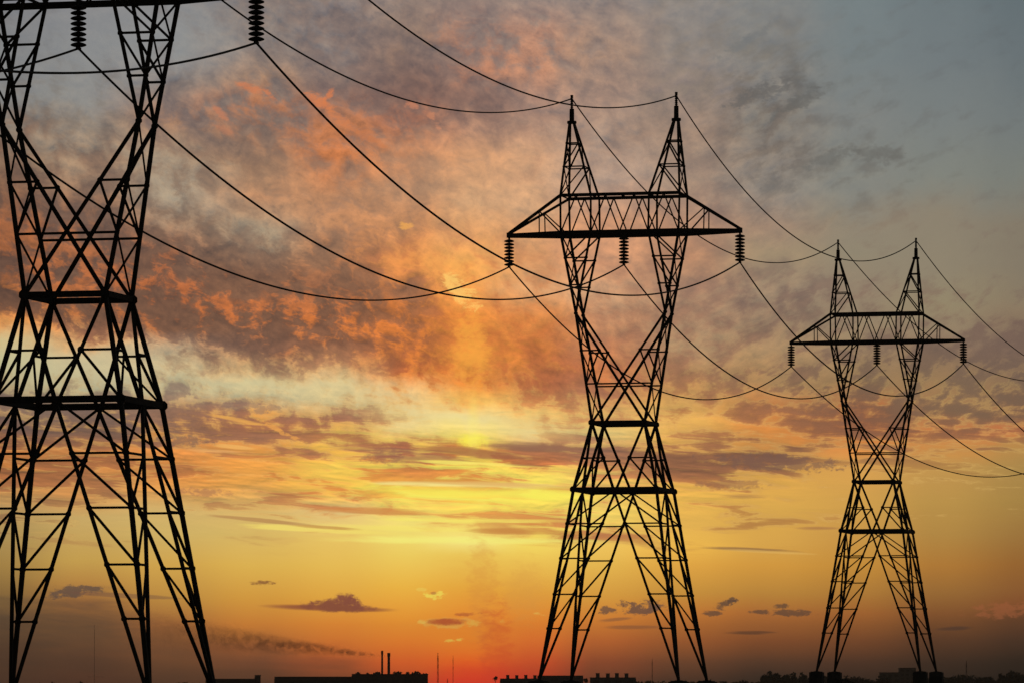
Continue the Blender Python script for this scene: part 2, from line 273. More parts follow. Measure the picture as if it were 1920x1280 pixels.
# thin lit veins between the lumps of the dark bank
nv, _ = noise(mapping(P0, loc=(2, 5, 0), rot=R(-16), scale=(1.9, 1, 1)), 30.0, 6.0, .6, .3)
vein = mth('POWER', mth('MULTIPLY_ADD', mth('ABSOLUTE', mth('SUBTRACT', nv, .5)), -10.0, 1.0, clamp=True), 1.3)
vein = mth('MULTIPLY', vein, mapr(nb, .42, .56, 1.0, .25))
vmask = mth('MULTIPLY', mapr(V, .55, .64), mth('MULTIPLY', mapr(V, .90, .78), mapr(U, .0, -.2)))
f = mth('SUBTRACT', f, mth('MULTIPLY', vein, mth('MULTIPLY', vmask, .42)))
f = mapr(f, .15, .85, smooth=True)
sky = mixc(f, colA, colD)
# gold rims along the cloud edges
rim = mth('MULTIPLY_ADD', mth('ABSOLUTE', mth('MULTIPLY_ADD', f, 2.0, -.9)), -1.0, 1.0, clamp=True)
rim = mth('MULTIPLY', mth('POWER', rim, 2.5), mth('MULTIPLY', mapr(V, .24, .30), mapr(V, .62, .5)))
sky = mixc(mth('MULTIPLY', rim, .22), sky, (*lin((255, 214, 120)), 1.0))
# finer mottling of the cloud deck
nf, _ = noise(mapping(P0, rot=R(-20), scale=(1.5, 1, 1)), 40.0, 7.0, .6, .1)
ns2, _ = noise(mapping(P0, rot=R(-2.2), scale=(12, 1, 1)), 60.0, 5.0, .6, .15)
nf = mixf(mapr(V, .42, .6), ns2, nf)
amp = mixf(mapr(V, .22, .34), .03, mixf(mapr(U, .3, .75), .62, .2))
thick = mapr(cov, .2, .5, .2, 1.0)                          # thin veils stay smooth
amp = mth('MULTIPLY', amp, thick)
gain = mth('MULTIPLY_ADD', mth('SUBTRACT', nf, .5), amp, 1.0)
rel_amt = mth('MULTIPLY', mapr(V, .25, .34), mapr(U, .75, .2, .12, 1.0))
gain = mth('MULTIPLY_ADD', relief, mth('MULTIPLY', rel_amt, mth('MULTIPLY', thick, 1.9)), gain)
gcol = node('ShaderNodeCombineColor')
put(gcol.inputs[0], gain)
put(gcol.inputs[1], mth('MULTIPLY_ADD', mth('SUBTRACT', gain, 1.0), .8, 1.0))
put(gcol.inputs[2], mth('MULTIPLY_ADD', mth('SUBTRACT', gain, 1.0), .5, 1.0))
sky = mixc(1.0, sky, gcol.outputs[0], 'MULTIPLY')
# single small clouds and painted patches of sun glow
npf, _ = noise(mapping(P0, loc=(5, 2, 0), scale=(1.9, 1, 1)), 70.0, 7.0, .72, .2)
npc = mth('SUBTRACT', npf, .5)
nsc = mth('SUBTRACT', ns2, .5)
U2 = mth('MULTIPLY_ADD', npc, .004, U)
V2 = mth('MULTIPLY_ADD', nf, .0001, V)
for (x, y, a, b, tilt, col, op, ragged, soft) in PUFFS_AND_GLOWS:
    soft = max(soft, .7)
    a, b = a / 1000.0, b / 1000.0
    p = mth('MULTIPLY_ADD', U2, 1 / a, -(x - 960) / 1000.0 / a)
    q = mth('MULTIPLY_ADD', V2, 1 / b, -(HY - y) / 1000.0 / b)
    q = mth('MULTIPLY_ADD', p, tilt * a / b, q)
    v = mth('MULTIPLY_ADD', q, q, mth('MULTIPLY', p, p))
    if a / b > 8:                                             # long streaks fray lengthwise
        v = mth('MULTIPLY_ADD', nsc, ragged * 3.0, v)
        soft = max(soft, .75)
    else:
        v = mth('MULTIPLY_ADD', npc, ragged * 5.5, v)
    k = mapr(v, 1.0 + .5 * soft, 1.0 - 1.2 * soft, 0.0, op, smooth=True)
    sky = mixc(k, sky, (*lin(col), 1.0))

# the rest of the sky dome: physical dusk sky
nish = node('ShaderNodeTexSky', sky_type='NISHITA')
nish.sun_disc = False
nish.sun_elevation = SUN_EL
nish.sun_rotation = SUN_AZ
nish.air_density = 1.0
nish.dust_density = 2.0
bgN = node('ShaderNodeBackground')
L(nish.outputs[0], bgN.inputs[0])
bgN.inputs[1].default_value = 0.05
bgS = node('ShaderNodeBackground')
L(sky, bgS.inputs[0])
bgS.inputs[1].default_value = 1.09
side = mapr(mth('ABSOLUTE', az), R(14), R(45), 1.0, 0.0, smooth=True)
high = mapr(el, R(12), R(35), 1.0, 0.0, smooth=True)
wmix = node('ShaderNodeMixShader')
L(mth('MULTIPLY', side, high), wmix.inputs[0])
L(bgN.outputs[0], wmix.inputs[1])
L(bgS.outputs[0], wmix.inputs[2])
wout = node('ShaderNodeOutputWorld')
L(wmix.outputs[0], wout.inputs['Surface'])

# ------------------------------------------------------------------ sun: already at the horizon, behind the cloud bank
sun = bpy.data.lights.new('sun', 'SUN')
sun.energy = 0.12
sun.angle = R(0.5)
sun.color = (1.0, .55, .25)
suno = bpy.data.objects.new('sun', sun)
sd = Vector((math.sin(SUN_AZ) * math.cos(SUN_EL), math.cos(SUN_AZ) * math.cos(SUN_EL), math.sin(SUN_EL)))
suno.rotation_euler = sd.to_track_quat('Z', 'Y').to_euler()
suno.location = (0, 0, 120)
C.objects.link(suno)


# ------------------------------------------------------------------ helpers
def mat(name, base, rough=.6, metal=0.0, var=.35, scale=3.0, base2=None, coat=0.0):
    m = bpy.data.materials.new(name)
    m.use_nodes = True
    t = m.node_tree
    b = t.nodes['Principled BSDF']
    tcn = t.nodes.new('ShaderNodeTexCoord')
    nz = t.nodes.new('ShaderNodeTexNoise')
    nz.inputs['Scale'].default_value = scale
    nz.inputs['Detail'].default_value = 6
    t.links.new(tcn.outputs['Object'], nz.inputs['Vector'])
    rp = t.nodes.new('ShaderNodeValToRGB')
    b2 = base2 or tuple(v * (1 - var) for v in base)
    rp.color_ramp.elements[0].position = .35
    rp.color_ramp.elements[0].color = (*b2, 1)
    rp.color_ramp.elements[1].position = .7
    rp.color_ramp.elements[1].color = (*base, 1)
    t.links.new(nz.outputs['Fac'], rp.inputs[0])
    t.links.new(rp.outputs[0], b.inputs['Base Color'])
    b.inputs['Roughness'].default_value = rough
    b.inputs['Metallic'].default_value = metal
    if coat:
        b.inputs['Coat Weight'].default_value = coat
    return m


M_STEEL = mat('dark_tarred_steel', (.035, .030, .028), .75, 0, .5, 2.0, (.030, .018, .012))
M_GLAZE = mat('dark_glazed_porcelain', (.03, .022, .018), .65, 0, .3, 6.0)
M_WIRE = mat('weathered_conductor', (.035, .03, .027), .7, 0, .4, .5)
M_CONC = mat('stained_concrete', (.10, .095, .088), .9, 0, .55, 1.2)
M_GROUND = mat('dry_field', (.07, .06, .035), 1.0, 0, .5, .03, (.045, .05, .025))
M_BRICK = mat('sooty_brick', (.12, .075, .055), .9, 0, .4, .6)
M_PLASTER = mat('grey_render', (.16, .15, .14), .9, 0, .35, .4)
M_ROOF = mat('tar_roof', (.05, .048, .046), .9, 0, .4, .8)
M_GLASSY = mat('dark_window', (.03, .035, .04), .15, 0, .2, .5)
M_LEAF = mat('dark_foliage', (.055, .075, .03), .9, 0, .5, .8)
M_BARK = mat('bark', (.07, .05, .035), .95, 0, .4, 2.0)
M_MAST = mat('mast_paint', (.08, .05, .045), .7, 0, .3, 1.0)


class MB:
    def __init__(s):
        s.v, s.f = [], []

    def bar(s, a, b, wd, ht=None):
        """square steel member from a to b"""
        a, b = Vector(a), Vector(b)
        d = b - a
        if d.length < 1e-5:
            return s
        d.normalize()
        up = Vector((0, 0, 1)) if abs(d.z) < .92 else Vector((0, 1, 0))
        x = d.cross(up).normalized()
        y = x.cross(d).normalized()
        hw, hh = wd / 2, (ht or wd) / 2
        i = len(s.v)
        for p in (a, b):
            for sx, sy in ((-1, -1), (1, -1), (1, 1), (-1, 1)):
                s.v.append(p + x * hw * sx + y * hh * sy)
        for k in range(4):
            s.f.append((i + k, i + (k + 1) % 4, i + 4 + (k + 1) % 4, i + 4 + k))
        s.f.append((i + 3, i + 2, i + 1, i))
        s.f.append((i + 4, i + 5, i + 6, i + 7))
        return s

    def angle(s, a, b, wd):
        """rolled L section: two thin flanges"""
        a, b = Vector(a), Vector(b)
        d = (b - a).normalized()
        up = Vector((0, 0, 1)) if abs(d.z) < .92 else Vector((0, 1, 0))
        x = d.cross(up).normalized()
        y = x.cross(d).normalized()
        t = wd * .34
        s.bar(a + y * (wd - t) / 2, b + y * (wd - t) / 2, wd, t)
        s.bar(a - x * (wd - t) / 2 - y * t / 2, b - x * (wd - t) / 2 - y * t / 2, t, wd - t - .004)
        return s

    def box(s, c, sx, sy, sz):
        c = Vector(c)
        i = len(s.v)
        for z in (-1, 1):
            for x, y in ((-1, -1), (1, -1), (1, 1), (-1, 1)):
                s.v.append(c + Vector((x * sx / 2, y * sy / 2, z * sz / 2)))
        s.f += [(i + 3, i + 2, i + 1, i), (i + 4, i + 5, i + 6, i + 7)]
        for k in range(4):
            s.f.append((i + k, i + (k + 1) % 4, i + 4 + (k + 1) % 4, i + 4 + k))
        return s

    def lathe(s, c, prof, n=16):
        c = Vector(c)
        i = len(s.v)
        for r, z in prof:
            for k in range(n):
                t = 2 * math.pi * k / n
                s.v.append(c + Vector((r * math.cos(t), r * math.sin(t), z)))
        for j in range(len(prof) - 1):
            for k in range(n):
                s.f.append((i + j * n + k, i + j * n + (k + 1) % n, i + (j + 1) * n + (k + 1) % n, i + (j + 1) * n + k))
        s.f.append(tuple(i + k for k in range(n))[::-1])
        s.f.append(tuple(i + (len(prof) - 1) * n + k for k in range(n)))
        return s

    def plate(s, c, r, t, axis='y'):
        """gusset plate (octagon) at a joint, lying in a face of the tower"""
        c = Vector(c)
        i = len(s.v)
        for q in (-1, 1):
            for k in range(8):
                a = math.pi / 8 + k * math.pi / 4
                p = (r * math.cos(a), q * t / 2, r * math.sin(a)) if axis == 'y' else (q * t / 2, r * math.cos(a), r * math.sin(a))
                s.v.append(c + Vector(p))
        s.f.append(tuple(i + k for k in range(8)))
        s.f.append(tuple(i + 8 + k for k in range(8))[::-1])
        for k in range(8):
            s.f.append((i + k, i + 8 + k, i + 8 + (k + 1) % 8, i + (k + 1) % 8))
        return s

    def build(s, name, m, parent=None, smooth=False):
        me = bpy.data.meshes.new(name)
        me.from_pydata([tuple(v) for v in s.v], [], s.f)
        me.materials.append(m)
        bm = bmesh.new()
        bm.from_mesh(me)
        bmesh.ops.recalc_face_normals(bm, faces=bm.faces)
        bm.to_mesh(me)
        bm.free()
        if smooth:
            for p in me.polygons:
                p.use_smooth = True
        o = bpy.data.objects.new(name, me)
        C.objects.link(o)
        if parent:
            o.parent = parent
        return o


def tag(o, label=None, cat=None, group=None, kind=None):
    if label:
        o['label'] = label
    if cat:
        o['category'] = cat
    if group:
        o['group'] = group
    if kind:
        o['kind'] = kind
    return o


def empty(name, loc, rz=0.0):
    o = bpy.data.objects.new(name, None)
    o.empty_display_size = 1.0
    o.location = loc
    o.rotation_euler = (0, 0, rz)
    C.objects.link(o)
    return o


def copy_tree(o, parent=None):
    c = o.copy()
    C.objects.link(c)
    if parent:
        c.parent = parent
    for ch in [q for q in list(bpy.data.objects) if q.parent == o]:
        copy_tree(ch, c)
    return c


# ------------------------------------------------------------------ ground
def ground_z(x, y):
    pts = [(-30000, 0), (0, 0), (150, -.3), (268, -.6), (421, .35), (572, 1.42), (640, 1.4), (800, .2), (1200, -2.0), (2500, -5.0), (4000, -6.0), (5300, -4.5), (6400, 1.5)]
    for (a, za), (b, zb) in zip(pts, pts[1:]):
        if a <= y <= b:
            t = (y - a) / (b - a)
            t = t * t * (3 - 2 * t)
            return za + (zb - za) * t
    return 0.0


def make_ground():
    me = bpy.data.meshes.new('ground')
    xs_ = [-3480, -2400, -1200, -500, -250] + list(range(-200, 201, 10)) + [250, 500, 1200, 2400, 3480]
    ys_ = [-190, -100, -40] + list(range(0, 900, 12)) + [950, 1050, 1200, 1500, 2000, 2500, 3000, 3500, 4000, 4400, 4800, 5300, 5700, 6050, 6390]
    vs, fs = [], []
    for y in ys_:
        for x in xs_:
            dz_ = 0.0
            if abs(x) < 260 and -50 < y < 900:
                dz_ = .10 * math.sin(x * .21 + y * .05) + .07 * math.sin(x * .47 - y * .13 + 1.3)
            vs.append((x, y, ground_z(x, y) - .12 + dz_))
    n = len(xs_)
    for j in range(len(ys_) - 1):
        for i in range(n - 1):
            fs.append((j * n + i, j * n + i + 1, (j + 1) * n + i + 1, (j + 1) * n + i))
    me.from_pydata(vs, [], fs)
    me.materials.append(M_GROUND)
    for p in me.polygons:
        p.use_smooth = True
    o = bpy.data.objects.new('ground', me)
    C.objects.link(o)
    tag(o, 'dark dry field under the pylons', kind='structure')


make_ground()

# ------------------------------------------------------------------ pylon
A = R(13.607)
ZBE, ZWA, ZNE, ZBO, ZTP, ZCO, ZTOP = 16.218, 21.93, 31.285, 38.114, 41.336, 47.71, 50.0
HFT, HBE, HWA = 6.017, 3.599, 2.286
UNE, VNE, UBO, UBI, VBO = 3.888, 1.402, 5.135, 2.505, 1.798
UTO, UTI, VTO, TIP, UPK = 5.186, 2.53, 1.655, 10.084, 4.563
L1, L2, L3, L4, L5 = 18.9, 13.3, 10.35, 7.3, 4.4
B1, B2, A1, A2 = 28.1, 25.25, 36.0, 33.7
LINS = 2.62


def lerp(a, b, t):
    return a + (b - a) * t


def half(z):
    """half width of the square body at height z"""
    return lerp(HFT, HBE, z / ZBE) if z <= ZBE else lerp(HBE, HWA, (z - ZBE) / (ZWA - ZBE))


def diag(z):
    """signed offset along a face of the long chord that starts at the foot at -1 and ends at the opposite waist corner"""
    return lerp(-HFT, HWA, z / ZWA)


def face_pt(face, u, z):
    """point on one of the four leaning faces: u along the face, z up"""
    h = half(z)
    if face == 'n':
        return Vector((u, -h, z))
    if face == 'f':
        return Vector((u, h, z))
    if face == 'l':
        return Vector((-h, u, z))
    return Vector((h, u, z))


def make_pylon():
    root = empty('lattice_pylon', (0, 0, 0))
    faces = {'n': 'y', 'f': 'y', 'l': 'x', 'r': 'x'}
    for sx in (-1, 1):
        for sy in (-1, 1):
            leg = MB()
            leg.bar((sx * HFT, sy * HFT, -.1), (sx * HBE, sy * HBE, ZBE), .235)
            for face, s in (('n' if sy < 0 else 'f', sx), ('l' if sx < 0 else 'r', sy)):
                ax = faces[face]
                # own long chord: from this foot up across to the belt
                leg.bar(face_pt(face, s * HFT, 0), face_pt(face, -s * diag(ZBE), ZBE), .18)
                inner = lambda z: face_pt(face, -s * diag(z), z)
                outer = lambda z: face_pt(face, s * half(z), z)
                for z in (L2, L3, L4, L5):
                    leg.bar(inner(z), outer(z), .125)
                    leg.plate(inner(z), .17, .05, ax)
                    leg.plate(outer(z), .2, .05, ax)
                for za, zb in ((ZBE, L2), (L2, L3), (L3, L4), (L4, L5)):
                    leg.bar(inner(za), outer(zb), .125)
            leg.build('leg', M_STEEL, root)
            ft = MB()
            ft.box((sx * HFT, sy * HFT, -.85), 1.5, 1.5, 1.5)
            ft.box((sx * HFT, sy * HFT, -.06), 1.2, 1.2, .08)
            ft.box((sx * HFT, sy * HFT, 0), .6, .6, .05)
            fo = ft.build('footing', M_CONC, root)
            bv = fo.modifiers.new('edge', 'BEVEL')
            bv.width = .05
            bv.segments = 2
    body = MB()
    for sx in (-1, 1):
        for sy in (-1, 1):
            body.bar((sx * HBE, sy * HBE, ZBE), (sx * HWA, sy * HWA, ZWA), .225)
    for face, ax in faces.items():
        for s in (-1, 1):
            body.bar(face_pt(face, -s * diag(ZBE), ZBE), face_pt(face, -s * HWA, ZWA), .18)
            near_ = face_pt(face, s * diag(L1), L1)          # the long chord that runs beside this corner here
            body.bar(near_, face_pt(face, s * half(L1), L1), .125)
            body.bar(near_, face_pt(face, s * half(ZBE), ZBE), .125)
            body.plate(near_, .2, .05, ax)
    body.build('waist_lattice', M_STEEL, root)
    for name, h, z, ht in (('belt_frame', HBE, ZBE, .36), ('waist_frame', HWA, ZWA, .32)):
        b = MB()
        g = .18
        b.bar((-h - g, -h, z), (h + g, -h, z), .3, ht)
        b.bar((-h - g, h, z), (h + g, h, z), .3, ht)
        b.bar((-h, -h, z), (-h, h, z), .3, ht - .006)
        b.bar((h, -h, z), (h, h, z), .3, ht - .006)
        for sx in (-1, 1):
            for sy in (-1, 1):
                b.plate((sx * h, sy * (h + .16), z), .3, .04)
        b.build(name, M_STEEL, root)

    def out_c(s, q, z):
        if z <= ZNE:
            t = (z - ZWA) / (ZNE - ZWA)
            return Vector((s * lerp(HWA, UNE, t), q * lerp(HWA, VNE, t), z))
        t = (z - ZNE) / (ZBO - ZNE)
        return Vector((s * lerp(UNE, UBO, t), q * lerp(VNE, VBO, t), z))

    def in_c(s, q, z):
        if z <= ZNE:
            t = (z - ZWA) / (ZNE - ZWA)
            return Vector((s * lerp(-HWA, UNE, t), q * lerp(HWA, VNE, t), z))
        t = (z - ZNE) / (ZBO - ZNE)
        return Vector((s * lerp(UNE, UBI, t), q * lerp(VNE, VBO, t), z))

    for s in (-1, 1):
        arm = MB()
        for q in (-1, 1):
            arm.bar(out_c(s, q, ZWA), out_c(s, q, ZNE), .21).bar(out_c(s, q, ZNE), out_c(s, q, ZBO), .20)
            arm.bar(in_c(s, q, ZWA), in_c(s, q, ZNE), .19).bar(in_c(s, q, ZNE), in_c(s, q, ZBO), .17)
            arm.plate(out_c(s, q, ZNE), .17, .22)
            for z in (B1, A2, A1):
                arm.bar(in_c(s, q, z), out_c(s, q, z), .125)
                arm.plate(out_c(s, q, z), .17, .05)
                arm.plate(in_c(s, q, z), .16, .05)
            for za, zb in ((ZBO, A1), (A1, A2), (B1, B2)):
                arm.bar(in_c(s, q, za), out_c(s, q, zb), .125)
        lv = [ZWA, B2, B1, ZNE, A2, A1, ZBO]
        for za, zb in zip(lv, lv[1:]):
            arm.bar(out_c(s, -1, za), out_c(s, 1, zb), .09)
            arm.bar(out_c(s, 1, za), out_c(s, -1, zb), .09)
        arm.build('fork_arm', M_STEEL, root)
    for q in (-1, 1):
        MB().bar(out_c(-1, q, B2), out_c(1, q, B2), .13).build('tie_beam', M_STEEL, root)

    ca = MB()
    for q in (-1, 1):
        bl, br = (-UBO, q * VBO, ZBO), (UBO, q * VBO, ZBO)
        ca.bar((-UBO - .12, q * VBO, ZBO), (UBO + .12, q * VBO, ZBO), .28, .35)
        ca.bar(bl, (-TIP, q * .12, ZBO + .02), .25, .345)
        ca.bar(br, (TIP, q * .12, ZBO + .02), .25, .345)
        ca.bar((-UTO, q * VTO, ZTP), (UTO, q * VTO, ZTP), .23, .27)
        for s in (-1, 1):
            ca.bar((s * UTO, q * VTO, ZTP), (s * TIP, q * .1, ZBO + .2), .2, .22)
            ca.bar((s * UBO, q * VBO, ZBO), (s * UTO, q * VTO, ZTP), .15)
            ca.bar((s * UBI, q * VBO, ZBO), (s * UTI, q * VTO, ZTP), .15)
            t = .59
            pb = Vector((s * lerp(TIP, UBO, t), q * lerp(.12, VBO, t), ZBO))
            pt = Vector((s * lerp(TIP, UTO, t), q * lerp(.1, VTO, t), lerp(ZBO + .2, ZTP, t)))
            ca.bar(pb, pt, .09)
            ca.bar(pt, (s * UBO, q * VBO, ZBO), .10)
        bx = [-UBO, -UBI, 0, UBI, UBO]
        for a, b in zip(bx, bx[1:]):
            m = (a + b) / 2
            ca.bar((a, q * VBO, ZBO), (m, q * VTO, ZTP), .105)
            ca.bar((m, q * VTO, ZTP), (b, q * VBO, ZBO), .105)
    for x in (-UBO, -UBI, 0, UBI, UBO):
        ca.bar((x, -VBO, ZBO - .03), (x, VBO, ZBO - .03), .12)
        ca.bar((x, -VTO, ZTP - .03), (x, VTO, ZTP - .03), .10)
    for s in (-1, 1):
        ca.box((s * TIP, 0, ZBO + .06), .34, .5, .42)
    ca.build('crossarm', M_STEEL, root)

    for s in (-1, 1):
        pk = MB()
        TO, TI, TV = .17, -.17, .16

        def pc(side, q, z):
            t = (z - ZTP) / (ZCO - ZTP)
            u = lerp(s * (UTO if side > 0 else UTI), s * UPK + s * (TO if side > 0 else TI), t)
            return Vector((u, q * lerp(VTO, TV, t), z))
        P1, P2 = 43.85, 45.9
        for q in (-1, 1):
            for side in (-1, 1):
                pk.bar(pc(side, q, ZTP), pc(side, q, ZCO), .165)
            for z in (P1, P2):
                pk.bar(pc(-1, q, z), pc(1, q, z), .11)
                pk.plate(pc(1, q, z), .14, .04)
            pk.bar(pc(1, q, ZTP), pc(-1, q, P1), .11)
            pk.bar(pc(1, q, P1), pc(-1, q, P2), .11)
        for za, zb in ((ZTP, P1), (P1, P2)):
            for side in (-1, 1):
                pk.bar(pc(side, -1, za), pc(side, 1, zb), .08)
                pk.bar(pc(side, -1, zb), pc(side, 1, zb), .08)
            pk.bar(pc(1, 1, za), pc(1, -1, zb), .08)
        po = pk.build('peak', M_STEEL, root)
        MB().lathe((s * UPK, 0, ZCO), [(.2, -.12), (.4, -.1), (.42, .0), (.4, .12), (.2, .16)], 14).build('collar', M_STEEL, po)
        MB().lathe((s * UPK, 0, ZCO), [(.2, .1), (.21, .2), (.2, 1.15), (.1, 1.2)], 14).build('post', M_STEEL, po)
        prof = [(.09, 1.15)]
        z = 1.25
        while z < 2.2:
            prof += [(.09, z), (.135, z + .03), (.135, z + .08), (.09, z + .11)]
            z += .16
        prof += [(.13, 2.23), (.13, 2.34), (.05, 2.36)]
        MB().lathe((s * UPK, 0, ZCO), prof, 14).build('post_insulator', M_GLAZE, po)
    return root


T = {0: Vector((-56.69, 115.47, -1.653 + EYE)),
     1: Vector((-23.586, 268.368, -.853 + EYE)),
     2: Vector((9.557, 421.242, .421 + EYE)),
     3: Vector((42.293, 571.66, 1.632 + EYE)),
     4: Vector((99.293, 751.66, 2.632 + EYE))}
PYL = 'lattice pylons of the power line'
py = make_pylon()
PLAB = {1: 'largest black lattice pylon, its crossarm cut off by the top of the picture',
        2: 'middle-sized black lattice pylon standing between the largest and the smallest pylon',
        3: 'smallest black lattice pylon, standing on four tall block footings'}
for k in (1, 2, 3):
    p = py if k == 1 else copy_tree(py)
    p.location = T[k]
    p.rotation_euler = (0, 0, -A)
    tag(p, PLAB[k], 'pylon', PYL)


def loc2w(k, u, v, z):
    return T[k] + Vector((u * math.cos(A) + v * math.sin(A), -u * math.sin(A) + v * math.cos(A), z))


# ------------------------------------------------------------------ insulator strings
def make_insulator():
    root = empty('insulator_string', (0, 0, 0))
    MB().box((0, 0, -.07), .12, .3, .2).lathe((0, 0, 0), [(.07, -.3), (.07, -.1)], 8).build('hanger', M_STEEL, root)
    for i in range(8):
        z = -.30 - i * .288
        prof = [(.09, .12), (.15, .125), (.26, .09), (.37, .045), (.43, .0), (.44, -.03), (.42, -.065), (.36, -.095), (.34, -.085), (.28, -.125), (.22, -.10), (.14, -.13), (.09, -.14)]
        MB().lathe((0, 0, z), [(pr, pz * .92) for pr, pz in prof], 20).build('insulator_disc', M_GLAZE, root, True)
    MB().lathe((0, 0, 0), [(.075, -2.46), (.085, -.2)], 10).build('core_rod', M_STEEL, root)
    MB().box((0, 0, -2.53), .16, .5, .14).bar((0, 0, -2.5), (0, 0, -2.4), .1).build('line_clamp', M_STEEL, root)
    return root


ILAB = {(1, 0): 'black disc insulator string hanging from the middle of the largest pylon\'s crossarm',
        (1, 1): 'black disc insulator string hanging from the outer tip of the largest pylon\'s crossarm',
        (2, -1): 'insulator string at the middle-sized pylon\'s crossarm tip towards the largest pylon',
        (2, 0): 'insulator string hanging from the middle of the middle-sized pylon\'s crossarm',
        (2, 1): 'insulator string at the middle-sized pylon\'s crossarm tip towards the smallest pylon',
        (3, -1): 'insulator string at the smallest pylon\'s crossarm tip towards the middle-sized pylon',
        (3, 0): 'insulator string hanging from the middle of the smallest pylon\'s crossarm',
        (3, 1): 'insulator string at the smallest pylon\'s crossarm tip away from the other pylons'}
proto = make_insulator()
first = True
for (k, s), lab in ILAB.items():
    o = proto if first else copy_tree(proto)
    first = False
    o.location = loc2w(k, s * TIP, 0, ZBO - .12)
    o.rotation_euler = (0, 0, -A)
    tag(o, lab, 'insulator', 'insulator strings under the crossarms')


# ------------------------------------------------------------------ wires
def attach(k, wname):
    if wname[0] == 'E':
        return loc2w(k, UPK * (-1 if wname[1] == 'L' else 1), 0, 49.75)
    return loc2w(k, TIP * {'L': -1, 'M': 0, 'R': 1}[wname], 0, ZBO - .12 - 2.53)


def wire(k, wname, sag, r, label, group):
    a, b = attach(k, wname), attach(k + 1, wname)
    n = 72
    d = (b - a)
    side = Vector((d.y, -d.x, 0)).normalized()
    vs, fs = [], []
    m = 6
    for i in range(n + 1):
        t = i / n
        p = a + d * t
        p.z -= 4 * sag * t * (1 - t)
        for j in range(m):
            an = 2 * math.pi * j / m
            vs.append(p + side * r * math.cos(an) + Vector((0, 0, r * math.sin(an))))
    for i in range(n):
        for j in range(m):
            fs.append((i * m + j, i * m + (j + 1) % m, (i + 1) * m + (j + 1) % m, (i + 1) * m + j))
    o = MB()
    o.v, o.f = vs, fs
    ob = o.build('earth_wire' if wname[0] == 'E' else 'power_cable', M_WIRE, None, True)
    tag(ob, label, 'wire', group)


GC, GE = 'power cables between the insulator strings', 'earth wires between the pylon peaks'
WL = [
 (0, 'M', 8.9, 'cable rising from the frame edge to the largest pylon\'s middle insulator string'),
 (0, 'R', 8.2, 'cable sagging behind the largest pylon to its outer insulator string'),
 (1, 'L', 7.2, 'lowest of the three cables from the largest to the middle-sized pylon'),
 (1, 'M', 7.35, 'cable between the middle insulator strings of the largest and middle-sized pylons'),
 (1, 'R', 7.2, 'cable from the largest pylon\'s outer string down to the middle-sized pylon\'s far string'),
 (1, 'EL', 7.0, 'earth wire to the middle-sized pylon\'s peak that is closer to the largest pylon'),
 (1, 'ER', 6.8, 'topmost earth wire, sagging to the middle-sized pylon\'s peak closer to the smallest pylon'),
 (2, 'L', 7.1, 'lowest of the three cables from the middle-sized to the smallest pylon'),
 (2, 'M', 7.15, 'cable between the middle insulator strings of the middle-sized and smallest pylons'),
 (2, 'R', 7.0, 'cable from the middle-sized pylon\'s far tip to the smallest pylon\'s far tip'),
 (2, 'EL', 7.0, 'earth wire to the smallest pylon\'s peak that is closer to the middle-sized pylon'),
 (2, 'ER', 7.0, 'higher earth wire from the middle-sized to the smallest pylon'),
 (3, 'L', 9.25, 'lowest cable leaving the smallest pylon towards the edge of the picture'),
 (3, 'M', 9.75, 'cable leaving the smallest pylon from its middle insulator string'),
 (3, 'R', 10.5, 'cable leaving the smallest pylon from its outermost insulator string'),
 (3, 'EL', 10.5, 'earth wire passing behind the smallest pylon\'s crossarm and out of the picture'),
 (3, 'ER', 11.0, 'highest earth wire leaving the smallest pylon out of the picture'),
]
for k, wn, sg, lab in WL:
    wire(k, wn, sg, (.066 if wn[0] != 'E' else .058), lab, GE if wn[0] == 'E' else GC)


# ------------------------------------------------------------------ far skyline
def wx(px, D):
    return (px - 960.0) / F * D


def wz(py_, D):
    return EYE + (HY - py_) / F * D


def gz(D):
    return ground_z(0, D) - .1


def building(name, px0, px1, ytop, D, depth, label, m, cat='building', group='low buildings on the skyline', vents=(), storeys=0, parapet=.5):
    x0, x1 = wx(px0, D), wx(px1, D)
    z0, z1 = gz(D), wz(ytop, D)
    root = empty(name, ((x0 + x1) / 2, D + depth / 2, z0))
    tag(root, label, cat, group)
    W, H = x1 - x0, z1 - z0
    b = MB().box((0, 0, H / 2 - parapet / 2 - .5), W, depth, H - parapet + 1.0)
    # pilasters along the front
    n = max(3, int(W / 7))
    for i in range(n + 1):
        b.box((-W / 2 + W * i / n, -depth / 2 - .16, H / 2 - parapet), .5, .32, H - 2 * parapet)
    b.build('wall', m, root)
    r = MB()
    r.box((0, 0, H - parapet / 2), W + .5, depth + .9, parapet)
    r.build('roof', M_ROOF, root)
    rows = max(1, storeys)
    wm = None
    for j in range(rows):
        zc = (j + .55) * (H - 1) / rows
        for i in range(n):
            if wm is None:
                wo = MB().box((0, 0, 0), W / n * .55, .08, (H - 1) / rows * .5).box((0, -.02, -(H - 1) / rows * .27), W / n * .6, .14, .1).build('window', M_GLASSY, root)
                wm = wo.data
            else:
                wo = bpy.data.objects.new('window', wm)
                C.objects.link(wo)
                wo.parent = root
            wo.location = (-W / 2 + W * (i + .5) / n, -depth / 2 - .03, zc)
    for (vx, vtop, vw, nm) in vents:
        xx = wx(vx, D) - (x0 + x1) / 2
        ww = vw / F * D
        hh = wz(vtop, D) - z1
        v = MB().box((0, 0, hh / 2), ww, ww * 1.2, hh).box((0, 0, hh + .12), ww * 1.15, ww * 1.35, .24)
        vo = v.build(nm, m, root)
        vo.location = (xx, -depth * .15, H)
    return root


